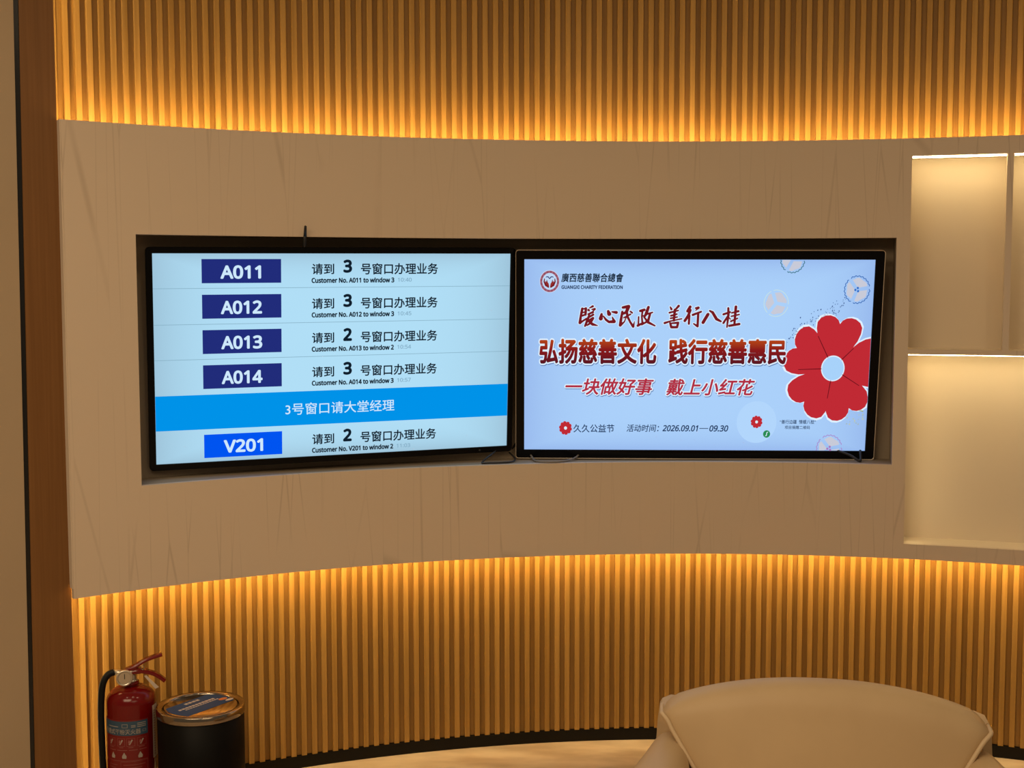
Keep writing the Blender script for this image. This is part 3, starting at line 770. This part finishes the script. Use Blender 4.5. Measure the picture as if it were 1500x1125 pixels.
for d0, d1 in ((-64, -42), (-35, -17), (-13, 6), (11, 33)):
    outline(LB, d0, d1, .264, .289, r2, M_FAINT)
    c = (d0 + d1) / 2
    LB.add([wrap(c - 5, .270, r2), wrap(c - 2, .268, r2), wrap(c + 5, .283, r2), wrap(c + 2, .285, r2)], [(0, 1, 2, 3)], M_INK)
    LB.add([wrap(c - 6, .276, r2), wrap(c - 3, .270, r2), wrap(c, .277, r2), wrap(c - 4, .284, r2)], [(0, 1, 2, 3)], M_FAINT)
    patch(LB, d0 + 4, d1 - 4, .2595, .261, r2, M_FAINT)
for k, (d0, d1) in enumerate(((-62, -40), (-36, -12), (-8, 12), (16, 34))): patch(LB, d0, d1, .251, .2525, r2, M_FAINT)
for c in (-48, -19, 18):
    LB.add([wrap(c - 4.5, .226, r2), wrap(c + 4.5, .226, r2), wrap(c + 5.5, .233, r2), wrap(c + 2, .240, r2), wrap(c, .245, r2), wrap(c - 3, .239, r2), wrap(c - 5.5, .232, r2)], [tuple(range(7))], M_INK)
patch(LB, -70, 36, .218, .219, r2, M_FAINT); outline(LB, -28, 36, .12, .216, r2, M_FAINT)
for k in range(8): patch(LB, -22, 30 - 9 * (k % 3), .205 - k * .009, .2062 - k * .009, r2, M_FAINT)
for k in range(8): patch(LB, -62, -36 - 5 * (k % 2), .205 - k * .009, .2062 - k * .009, r2, M_FAINT)
o = LB.build('instruction_label', ex, fix=False); o['label'] = 'blue and red instruction label with white lettering'
b = MB(); patch(b, 55, 92, .21, .375, r1, M_PAPER)
for k in range(18): patch(b, 60, 66, .22 + k * .008, .223 + k * .008, r2, M_FAINT)
b.build('inspection_sticker', ex, fix=False)

# ---------------------------------------------------------------- round bin
M_BLACK = mat('black_painted_steel', (0.003, 0.0025, 0.002), 0.5, spec=0.12)
M_GOLD = mat('polished_steel', (0.34, 0.285, 0.22), 0.14, 1.0)
M_STK = mat('blue_lid_sticker', (0.028, 0.075, 0.19), 0.5, spec=0.1)
M_ORANGE = mat('orange_print', (0.70, 0.22, 0.05), 0.5)
M_WPRINT = mat('white_print', (0.62, 0.58, 0.52), 0.5)
bi = thing('waste_bin', 'round black waste bin with polished steel lid and blue sticker', 'waste bin', (-.957, 3.92, 0), radians(13.7))
RB = 0.1325; ZT2 = 0.381
b = MB(); b.lathe([(0, 0), (RB - .006, 0), (RB - .002, .004), (RB - .002, ZT2 - .026), (RB - .006, ZT2 - .024)], M_BLACK, 72); b.build('body', bi)
b = MB(); b.lathe([(RB - .005, ZT2 - .0245), (RB + .0005, ZT2 - .0245), (RB + .0012, ZT2 - .022), (RB + .0012, ZT2 - .002), (RB - .001, ZT2), (RB - .018, ZT2 - .002), (RB - .0185, ZT2 - .008), (RB - .0200, ZT2 - .012)], M_GOLD, 72)
b.build('rim', bi)
b = MB(); RL = 0.1105
b.lathe([(0, ZT2 - .0035), (RL - .002, ZT2 - .0035), (RL, ZT2 - .0045), (RL, ZT2 - .010), (0, ZT2 - .010)], M_GOLD, 72)
lid = b.build('swing_lid', bi)
b = MB(); zt = ZT2 - .003
dirx, dirz = cos(radians(42.5)), sin(radians(42.5)); nx_, nz2 = -dirz, dirx
def lp(u, v): return (u * dirx + v * nx_, u * dirz + v * nz2)      # along / across the sticker strip
v0, v1 = -.047, .062; RS = .104; pts = []
for k in range(13):
    v = v0 + (v1 - v0) * k / 12; pts.append(lp(math.sqrt(RS * RS - v * v), v))
for k in range(13):
    v = v1 - (v1 - v0) * k / 12; pts.append(lp(-math.sqrt(RS * RS - v * v), v))
b.add([(x, y, zt) for x, y in pts], [tuple(range(len(pts)))], M_STK)
def dashes(u0, u1, v, h, n, m):
    w = (u1 - u0) / n
    for k in range(n):
        q = [lp(u0 + w * k, v - h), lp(u0 + w * (k + .8), v - h), lp(u0 + w * (k + .8), v + h), lp(u0 + w * k, v + h)]
        b.add([(x, y, zt + .0005) for x, y in q], [(0, 1, 2, 3)], m)
dashes(-.025, .035, .043, .006, 4, M_WPRINT); dashes(-.075, .070, .014, .005, 11, M_WPRINT); dashes(-.06, .075, .001, .003, 14, M_WPRINT)
for (u, v, ru, rv, m) in ((.080, -.012, .016, .010, M_ORANGE), (.088, -.033, .016, .007, M_WPRINT)):
    b.add([(*lp(u + ru * cos(2 * pi * k / 16), v + rv * sin(2 * pi * k / 16)), zt + .0005) for k in range(16)], [tuple(range(16))], m)
o = b.build('sticker', lid, fix=False)

# ---------------------------------------------------------------- armchair
M_LEATHER = mat('tan_leather', (0.60, 0.435, 0.245), 0.48, spec=0.35, noise=((5, 5, 5), (0.57, 0.41, 0.23), 0.4, 0.6), bump=(420, 0.05))
M_PIPING = mat('tan_leather_piping', (0.66, 0.50, 0.31), 0.5, spec=0.35, bump=(160, 0.25))
M_LEGS = mat('dark_wood_legs', (0.05, 0.03, 0.018), 0.4)
ch = thing('armchair', 'low tan leather armchair with domed back and piped edges, standing on the marble floor', 'armchair', (.781, 3.20, 0), radians(-10))
def ztop(s):
    return .661 - .0800 * abs(s) ** 2.2 - .016 * max(0, (abs(s) - .90) / .10) ** 2
def xfront(z): return max(.262, .400 - max(0, .562 - z) * .68)
def rollh(s): return .035 - .024 * abs(s) ** 8
b = MB(); rows = []; ns = 40; edge = {}
for i in range(ns + 1):
    s = -1 + 2 * i / ns
    zt_ = ztop(s); row = []
    bul = .028 * (1 - s * s)
    for v in (0, .15, .3, .45, .6, .75, .88, .95):          # front face, bottom to top
        z = .30 + (zt_ - rollh(s) - .30) * v
        row.append((s * xfront(z), -.075 + .10 * v - bul, z))
    for k in range(1, 7):                                     # rolled top
        t = pi * k / 7
        yy = .025 - bul * .9 + (1 - cos(t)) * .060
        row.append((s * (xfront(.6) + (.410 - xfront(.6)) * k / 7), yy, zt_ - rollh(s) + rollh(s) * sin(t) - .016 * abs(s) ** 10 * k / 7))
    for v in (0.0, .1, .3, .6, 1.0):
        z0_ = zt_ - rollh(s) - .016 * abs(s) ** 10; z = z0_ - (z0_ - .12) * v
        row.append((s * (.410 + .006 * v), .150 + .03 * v, z))
    rows.append(row)
b.grid(rows, M_LEATHER, True)
nr = len(rows[0])
b.f.append(list(range(nr))); b.mi.append(0); b.sm.append(False)
b.f.append([ns * nr + k for k in range(nr)]); b.mi.append(0); b.sm.append(False)
b.f.append([i * nr for i in range(ns + 1)] + [i * nr + nr - 1 for i in range(ns, -1, -1)]); b.mi.append(0); b.sm.append(False)
b.build('backrest', ch)
for s in (-1, 1):
    row = rows[0] if s < 0 else rows[-1]
    pts = [Vector(p) for p in row[1:15]]
    jit = random.Random(3 + s)
    P = spline([(p.x + s * .004, p.y - .002, p.z + (.004 * jit.uniform(-1, 1) if k > 5 else 0)) for k, p in enumerate(pts)], 4)
    b = MB(); b.tube([tuple(p) for p in P], .0058, M_PIPING, 8); b.build('piping', ch)
for s in (-1, 1):                                              # outer wings beside the cushion
    b = MB(); rws = []
    for z, w0, w1 in ((.12, .25, .432), (.30, .25, .430), (.44, .28, .426), (.52, .33, .421), (.550, .36, .417), (.560, .375, .411)):
        rws.append([(s * w0, .02, z), (s * w1, .10, z), (s * (w1 + .001), .155, z), (s * (w1 - .02), .188, z), (s * w0, .185, z)])
    b.grid(rws, M_LEATHER, True, closed_v=True); b.f.append([len(b.v) - 5 + k for k in range(5)]); b.mi.append(0); b.sm.append(False)
    b.build('back_wing', ch)
    b = MB(); rws = []                                         # armrest, rounded over the top, sloping outward
    n = 16
    for y, zt_, cxx, hw in ((.10, .494, .384, .046), (.06, .499, .388, .052), (-.05, .503, .395, .066), (-.20, .505, .410, .078), (-.38, .503, .420, .080), (-.50, .500, .420, .082), (-.545, .485, .420, .076), (-.565, .455, .420, .064)):
        row = []
        for k in range(n + 1):
            t = pi * k / n
            row.append((s * cxx - hw * cos(t), y, zt_ - .085 + .085 * sin(t) ** .8))
        row += [(s * cxx + hw * 1.02, y, .30), (s * cxx + hw, y, .12), (s * cxx - hw, y, .12), (s * cxx - hw * 1.02, y, .30)]
        rws.append(row)
    b.grid(rws, M_LEATHER, True, closed_v=True)
    m_ = len(rws[0]); b.f.append(list(range(m_))); b.mi.append(0); b.sm.append(False); b.f.append([len(b.v) - m_ + k for k in range(m_)]); b.mi.append(0); b.sm.append(False)
    b.build('armrest', ch)
b = MB(); pts = []
rws = []
for z, g in ((.25, -.012), (.27, 0), (.38, 0), (.405, -.014), (.412, -.05)):
    rws.append([(x, y, z) for x, y in [(p[0], p[1]) for p in rrect(-.335 - g, .335 + g, -.56 - g, -.04 + g, .05)]])
b.grid(rws, M_LEATHER, True, closed_v=True); n = len(rws[0]); b.f.append([len(b.v) - n + k for k in range(n)]); b.mi.append(0); b.sm.append(False)
b.f.append(list(range(n))); b.mi.append(0); b.sm.append(False)
b.build('seat_cushion', ch)
b = MB(); b.box(-.40, .40, -.53, .15, .09, .249, M_LEATHER); b.build('base_frame', ch)
for x in (-.35, .35):
    for y in (-.47, .11):
        b = MB(); b.lathe([(0, 0), (.016, 0), (.024, .09), (0, .09)], M_LEGS, 20, (x, y)); b.build('leg', ch)
